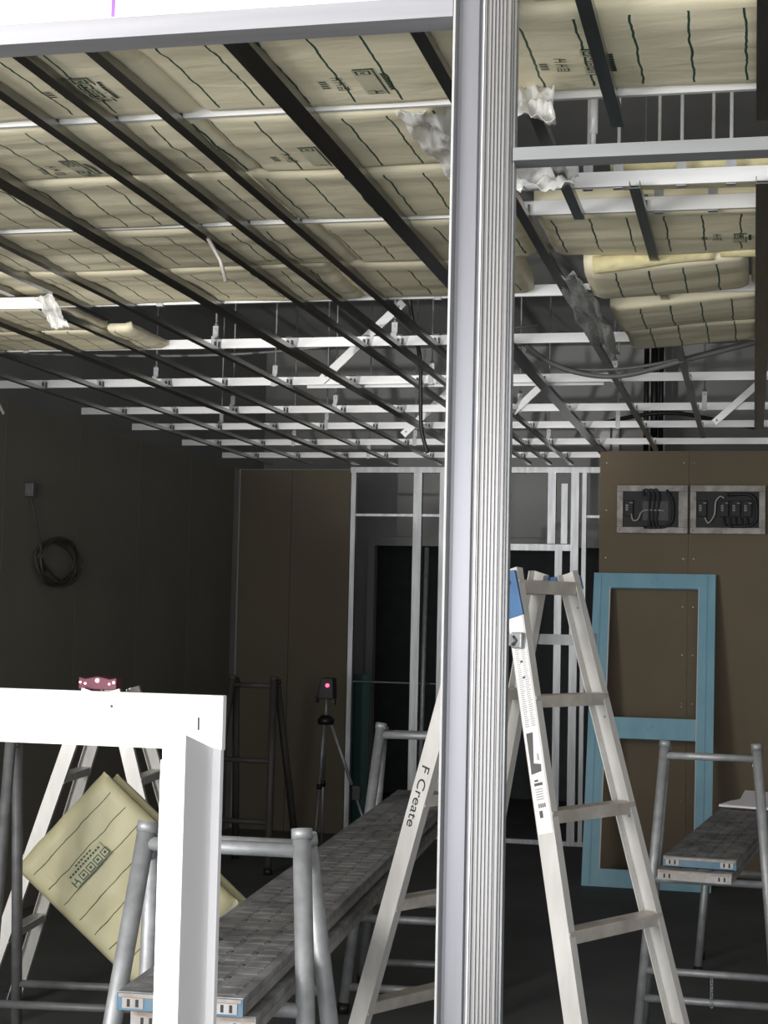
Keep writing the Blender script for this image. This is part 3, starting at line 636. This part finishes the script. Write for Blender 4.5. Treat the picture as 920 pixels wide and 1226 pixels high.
def plank(label, a, b, z, wd, th, group=None, blue=True, rows_=4):
    a, b = Vector((*a, 0)), Vector((*b, 0)); L = (b-a).length; ang = math.atan2((b-a).y, (b-a).x)-math.pi/2
    t = thing('scaffold_plank', label, 'plank', (a.x, a.y, z), ang, group)
    MB().box(-wd/2, wd/2, 0, L, th*.55, th).build('deck', 'plank', t, .002)
    for s in (-1, 1):
        MB().box(s*wd/2-(.004 if s > 0 else 0), s*wd/2+(.004 if s < 0 else 0), .002, L-.002, 0, th*.56).build('side_flange', 'plank_side', t)
    e = MB().box(-wd/2, wd/2, -.004, .003, -.001, th-.002).build('end_cap', 'bluepaint' if blue else 'plank_side', t, .001)
    MB().box(-wd/2+.004, wd/2-.004, -.0052, -.003, th-.010, th-.003).build('worn_edge', 'rust', e)
    for s in (-1, 1):
        MB().box(s*wd*.37-.022, s*wd*.37+.022, -.0055, -.003, .004, th-.011).build('end_tab', 'plank_side', e)
        for q in (-.009, .009): MB().box(s*wd*.37+q-.003, s*wd*.37+q+.003, -.0065, -.005, th*.2, th*.62).build('slot', 'marker', e)
    pads = MB(); n = int(L/.062); cw = (wd-.03)/rows_
    for j in range(n):
        for i in range(rows_):
            x0 = -wd/2+.015+i*cw+.005; y0 = .02+j*.062
            if y0+.05 > L: continue
            q = random.uniform(.0008, .0016); y1 = y0+.05; x1 = x0+cw-.010
            v = len(pads.v); pads.v += [(x0, y0, th), (x1, y0, th), (x1, y1, th), (x0, y1, th), (x0+.004, y0+.004, th+q), (x1-.004, y0+.004, th+q), (x1-.004, y1-.004, th+q), (x0+.004, y1-.004, th+q)]
            for f in ((4, 5, 6, 7), (0, 1, 5, 4), (1, 2, 6, 5), (2, 3, 7, 6), (3, 0, 4, 7)): pads.f.append(tuple(v+k for k in f)); pads.sm.append(False)
    p = pads.build('tread_pads', 'plank', t); p['kind'] = 'stuff'
    holes = MB()
    for j in range(0, n, 2):
        for i in range(rows_-1):
            x = -wd/2+.015+(i+1)*cw; y0 = .02+j*.062+.02; holes.box(x-.003, x+.003, y0, y0+.014, th-.001, th+.0004)
    h = holes.build('drain_slots', 'marker', t); h['kind'] = 'stuff'
    return t
plank('upper worn steel plank of the long stack with blue painted end', (-1.115, 3.10), (-1.385, 6.95), .762, .262, .036)
plank('lower worn steel plank of the long stack on the pipe trestles', (-1.10, 3.14), (-1.37, 6.99), .717, .262, .036, blue=False)
plank('upper plank of the short stack with blue painted end', (-.175, 5.72), (.03, 7.6), .715, .252, .034, rows_=5)
plank('lower plank of the short stack with grey slotted end', (-.19, 5.66), (.015, 7.55), .676, .252, .034, blue=False)
trestle('second pipe trestle under the rear of the short plank stack', (.02, 7.40, 0), R(0), .40, .50, .66, .0175, .013, bars=(.634,), front=.05, back=.3)
o = MB().prism([(-.14, .0), (-.10, .05), (-.05, .09), (-.03, .22), (.165, .2), (.17, -.03)], (0, 0, 0), (0, 0, .010), (1, 0, 0), (0, 1, 0)).build('board_offcut', 'board_white', loc=(0.0, 7.2, .762)); o.rotation_euler = (.2, 0, 0); tag(o, 'pale board offcut lying on the short plank stack', 'board')

# ------------------------------------------------------------------ tilted insulation pack
t = thing('insulation_pack', 'yellow insulation pack with green lines tilted beside the white frame', 'insulation', (-2.00, 5.0, .66))
ex = Vector((.74, .10, -.66)).normalized()            # along the pack
ey = Vector((.62, .12, .78)); ey = (ey-ex*ey.dot(ex)).normalized(); en = ex.cross(ey).normalized()
if en.y > 0: en = -en
fr = Matrix(((ex.x, ey.x, -en.x), (ex.y, ey.y, -en.y), (ex.z, ey.z, -en.z))).to_4x4()
def packbody(hx, hy, th, seed):
    nx, ny = 40, 26; vs, fs = [], []
    for side in (0, 1):
        for j in range(ny+1):
            for i in range(nx+1):
                u = -1+2*i/nx; v = -1+2*j/ny
                rr = (max(0, abs(u)-.86)/.14)**2*.02+(max(0, abs(v)-.86)/.14)**2*.02
                n = noise.noise(Vector((u*2, v*2, seed+side)))*.008+noise.noise(Vector((u*7, v*2, seed)))*.003
                vs.append((u*hx*(1+.012*noise.noise(Vector((v*3, seed, side)))), v*hy, (rr+n) if side == 0 else th-rr+n))
    k = (nx+1)*(ny+1); a = lambda i, j: j*(nx+1)+i
    for j in range(ny):
        for i in range(nx):
            fs.append((a(i, j), a(i, j+1), a(i+1, j+1), a(i+1, j))); fs.append((k+a(i, j), k+a(i+1, j), k+a(i+1, j+1), k+a(i, j+1)))
    for i in range(nx): fs.append((a(i, 0), a(i+1, 0), k+a(i+1, 0), k+a(i, 0))); fs.append((a(i+1, ny), a(i, ny), k+a(i, ny), k+a(i+1, ny)))
    for j in range(ny): fs.append((a(0, j+1), a(0, j), k+a(0, j), k+a(0, j+1))); fs.append((a(nx, j), a(nx, j+1), k+a(nx, j+1), k+a(nx, j)))
    m = bpy.data.meshes.new('batt'); m.from_pydata(vs, [], fs); m.polygons.foreach_set('use_smooth', [True]*len(fs)); m.materials.append(MT['pack']); return m
for k in range(2):
    o = link('batt', packbody(.31, .215, .055, 3+k*5), t); o.matrix_local = Matrix.Translation(ex*(.03*k)-en*(.058*k)+ey*(.012*k)) @ fr
    if k == 0:
        zf = lambda x, y: -.004
        mk, pl = MB(), MB(); L = .17; H = .028
        def q(mb, u0, u1, v0, v1, off=.005):
            mb.quad(*[(-.11-v, -.115+u, -off-.006) for u, v in ((u0, v0), (u1, v0), (u1, v1), (u0, v1))])
        for g in range(5):
            for (a, b, c, d) in GLY[(1, 0, 0, 0, 0)[g]]: q(mk, g*L/5+a*L/5*.9, g*L/5+b*L/5*.9, c*H, d*H)
        for g in range(12): q(mk, .01+g*.012, .018+g*.012, H*1.3, H*1.55)
        for g in range(6): q(mk, .05+g*.013, .058+g*.013, H*1.8, H*2.0)
        q(pl, .004, L-.01, 0, H*1.9, .004); q(mk, .0, L, -.2*H, -.12*H)
        pl.build('print_ground', 'inkpack', o); mk.build('printed_mark', 'ink', o)
    for s in (1,):
        cr = MB(); n = 16
        for i in range(n):
            v0 = -.21+.42*i/n; v1 = -.21+.42*(i+1)/n
            z0 = .02+.012*noise.noise(Vector((i*.7, k, 1))); z1 = .02+.012*noise.noise(Vector(((i+1)*.7, k, 1)))
            w0_ = .05+.02*noise.noise(Vector((i*.9, k, 3))); w1_ = .05+.02*noise.noise(Vector(((i+1)*.9, k, 3)))
            cr.quad((.30, v0, z0-.02), (.30, v1, z1-.02), (.30+w1_, v1, z1+.01), (.30+w0_, v0, z0+.01)); cr.quad((.30, v0, z0+.024), (.30, v1, z1+.024), (.30+w1_, v1, z1+.013), (.30+w0_, v0, z0+.013))
        cr.build('crimped_end', 'plastic', o)

# ------------------------------------------------------------------ blue door frame leaning on the boards
t = thing('blue_door_frame', 'door frame wrapped in pale blue film leaning on brown boards', 'frame', (-.60, 9.56, 0))
lean = math.atan2(.54, 1.78); t.rotation_euler = (-lean+0, 0, 0)
HT = 1.93; t.rotation_euler = (-math.asin(.54/HT), 0, 0)
hw = .374
for s in (-1, 1):
    st = MB().box(s*hw-(.1 if s > 0 else 0), s*hw+(.1 if s < 0 else 0), 0, .035, 0, HT).build('stile', 'bluefilm', t, .001)
    xi = s*(hw-.1); MB().box(min(xi, xi-s*.004), max(xi, xi-s*.006), -.0006, .034, .1, HT-.09).build('inner_edge', 'white', st)
    xc = s*(hw-.048); MB().box(xc-.0035, xc+.0035, -.0008, .001, .01, HT-.01).build('film_seam', 'bluefilm2', st)
for z0, z1, nm in ((0, .105, 'rail'), (.885, 1.015, 'rail'), (HT-.095, HT, 'rail')):
    rl = MB().box(-hw+.1, hw-.1, .001, .034, z0, z1).build(nm, 'bluefilm', t, .001)
    for q in (-.01, .01, .14): MB().tube([(q*1.3, .0015, (z0+z1)/2+q), (q*1.3, -.001, (z0+z1)/2+q)], .005, 8).build('screw', 'bluefilm2', rl)

# ------------------------------------------------------------------ electrical boxes
def ebox(x0, x1, label, kind):
    z0, z1 = 2.105, 2.405; t = thing('electrical_box', label, 'electrical box', ((x0+x1)/2, 10.138, z0)); wd = (x1-x0)/2-.004; h = z1-z0
    MB().box(-wd, wd, -.004, .0, 0, h).build('back_plate', 'breaker', t)
    fr = MB(); b = .038
    fr.box(-wd, wd, -.022, -.004, 0, b).box(-wd, wd, -.022, -.004, h-b, h).box(-wd, -wd+b, -.022, -.004, b, h-b).box(wd-b*(1.5 if kind == 0 else 1), wd, -.022, -.004, b, h-b)
    fr.build('plaster_ring', 'grey_plate', t, .003)
    for sx in (-1, 1):
        for sz in (0, 1):
            MB().tube([(sx*(wd-.02), -.026, .02+sz*(h-.04)), (sx*(wd-.02), -.021, .02+sz*(h-.04))], .008, 8).build('screw', 'terminal', t)
    pos = [-wd+.075] if kind == 0 else [-wd+.075, -.02, .05, .12]
    for p in pos:
        br = MB().box(p-.026, p+.026, -.034, -.004, .105, .205).build('breaker', 'breaker', t, .003)
        for k in range(3): MB().box(p-.020, p-.004, -.0365, -.033, .140+k*.014, .149+k*.014).build('terminal', 'terminal', br)
        MB().box(p+.006, p+.026, -.0365, -.033, .186, .192).build('mark', 'terminal', br)
    def wire(pts, r, m):
        b0 = [Vector(p) for p in pts]; out = []
        for i in range(len(b0)-1):
            for k in range(5): out.append(b0[i].lerp(b0[i+1], k/5))
        out.append(b0[-1])
        for _ in range(3): out = [out[0]]+[(out[i-1]+out[i]*2+out[i+1])/4 for i in range(1, len(out)-1)]+[out[-1]]
        MB().tube(out, r, 8).build('wire', m, t)
    if kind == 0:
        wire([(-wd+.09, -.03, .12), (-wd+.10, -.035, .075), (-wd+.135, -.035, .08), (-wd+.15, -.035, .13), (-wd+.18, -.03, .145), (.08, -.03, .14)], .005, 'grey_plate')
        for k in range(3): wire([(-.05+k*.03, -.028, .23), (-.06+k*.03, -.034, .265), (-.03+k*.03, -.034, .275), (-.015+k*.03, -.03, .23), (-.02+k*.02, -.03, .05), (.0+k*.03, -.034, .03)], .007, 'cable')
        wire([(.09, -.03, .27), (.13, -.03, .20), (.13, -.03, .08), (.09, -.03, .035), (-.05, -.03, .035)], .008, 'cable'); MB().box(-.06, .10, -.012, -.004, .08, .20).build('inner_unit', 'black', t)
    else:
        wire([(-wd+.09, -.034, .10), (-wd+.11, -.038, .06), (-wd+.13, -.036, .08), (-.075, -.034, .12), (-.075, -.034, .20), (-.045, -.034, .235), (-.02, -.034, .22)], .005, 'grey_plate')
        for k in range(5): wire([(-.02+k*.035, -.03, .10), (-.02+k*.035, -.034, .06), (.0+k*.03, -.03, .05)], .006, 'cable')
        wire([(.0, -.03, .24), (.12, -.034, .25), (.17, -.03, .22), (.18, -.03, .10), (.15, -.03, .05), (.02, -.034, .045)], .010, 'cable')
    return t
ebox(-.843, -.397, 'open electrical box with one breaker and looped black cable on brown board', 0)
ebox(-.391, .073, 'open electrical box with a row of breakers on brown board', 1)

# ------------------------------------------------------------------ laser level on tripod, red device, cable coil
t = thing('laser_level', 'black laser level with glowing red light on its tripod', 'laser level', (-2.745, 10.3, 0))
hd = MB().prism([(-.052, 0), (.058, 0), (.052, .135), (-.026, .135)], (0, -.05, 1.0), (0, .05, 1.0), (1, 0, 0), (0, 0, 1)).build('head', 'black', t, .004)
MB().tube([(.018, -.055, 1.088), (.018, -.045, 1.088)], .013, 14).build('laser_window', 'led_red', hd)
MB().box(-.07, -.055, -.02, .02, .97, 1.02).box(.045, .06, -.02, .02, .96, 1.02).build('levelling_foot', 'black', hd)
MB().tube([(0, 0, .86), (0, 0, 1.0)], .009, 10).build('center_post', 'pipe', t)
MB().tube([(0, 0, .83), (0, 0, .86), (0, 0, .89)], [.05, .058, .03], 14).build('tripod_hub', 'black', t)
for g, e in ((0, (-.035, -.10, 0)), (1, (.36, -.02, 0)), (2, (-.10, .34, 0))):
    e = Vector(e); a = Vector((.03*(1 if g == 1 else -.3), 0, .85)); m = a.lerp(e, .5)
    lg = MB().tube([a, m], .011, 10).tube([m, e], .008, 10).build('tripod_leg', 'pipe', t); MB().tube([m+(a-e)*.02, m-(a-e)*.02], .017, 10).build('clamp', 'black', lg)
MB().box(.20, .25, -.04, .0, .35, .44).build('strap_bag', 'black', t)
t = thing('laser_receiver', 'small dark red device with white lights on the lower ladder', 'device', (-2.388, 5.66, 1.262))
bd = MB().prism([(-.075, 0), (.075, 0), (.075, .046), (.05, .040), (.0, .050), (-.05, .040), (-.075, .046)], (0, -.03, 0), (0, .03, 0), (1, 0, 0), (0, 0, 1)).build('body', 'red_body', t, .003)
for x, z, r in ((0, .034, .0075), (-.068, .026, .004), (-.048, .022, .004), (.048, .022, .004), (.066, .028, .005)):
    MB().tube([(x, -.033, z), (x, -.029, z)], r, 10).build('light', 'led_white', bd)
t = thing('cable_coil', 'coil of black cable hanging on the dark left wall', 'cable', (-3.64, 7.97, 1.81))
for k in range(5):
    rr = .105+k*.006; c = Vector((random.uniform(0, .02), random.uniform(-.06, .03)+.04, random.uniform(-.012, .012))); tl = random.uniform(-.15, .15)
    MB().tube([c+Vector((.012*math.sin(3*g+k), rr*2.0*math.cos(g+tl), rr*math.sin(g))) for g in [i*2*math.pi/36 for i in range(37)]], .0065, 7, cap=False).build('loop', 'cable_dim', t)
MB().tube([(.0, -.34, .33), (.01, -.30, .22), (.015, -.24, .10), (.01, -.19, .0), (.015, -.16, -.06)], .0065, 7).build('tail', 'cable_dim', t)
MB().box(-.02, .03, -.37, -.31, .32, .39).build('outlet', 'pipe_shaded', t, .004)

# ------------------------------------------------------------------ added unseen floor light, a guessed source brightening the far channels
t = thing('added_work_light', 'added yellow floor light, out of view, brightening the far ceiling channels', 'work light', (-2.35, -.55, 0))
MB().tube([(-.16, -.1, .012), (-.16, .12, .012), (0, .14, .012), (.16, .12, .012), (.16, -.1, .012), (0, -.12, .012), (-.16, -.1, .012)], .012, 8).build('stand', 'black', t)
MB().tube([(-.14, 0, .012), (-.14, 0, .30)], .010, 8).tube([(.14, 0, .012), (.14, 0, .30)], .010, 8).build('bracket', 'black', t)
aim = Vector((-2.1, 7.9, 2.78)); src = Vector((-2.35, -.55, .30)); dirv = (aim-src).normalized(); Mh = Matrix.Translation((0, 0, .30)) @ rot_to(dirv)
MB().box(-.12, .12, -.09, .09, -.06, .03, Mh).build('housing', 'wool', t, .006)
MB().box(-.105, .105, -.075, .075, .0305, .033, Mh).build('lens', 'led_added', t)
sl = bpy.data.lights.new('added_light_beam', 'SPOT'); sl.energy = 1300; sl.spot_size = R(20); sl.spot_blend = .8; sl.shadow_soft_size = .07; sl.color = (1, .98, .95)
so = bpy.data.objects.new('added_light_beam', sl); COL.objects.link(so); so.parent = t; so.location = Vector((0, 0, .30))+dirv*.05
so.rotation_euler = dirv.to_track_quat('-Z', 'Y').to_euler()
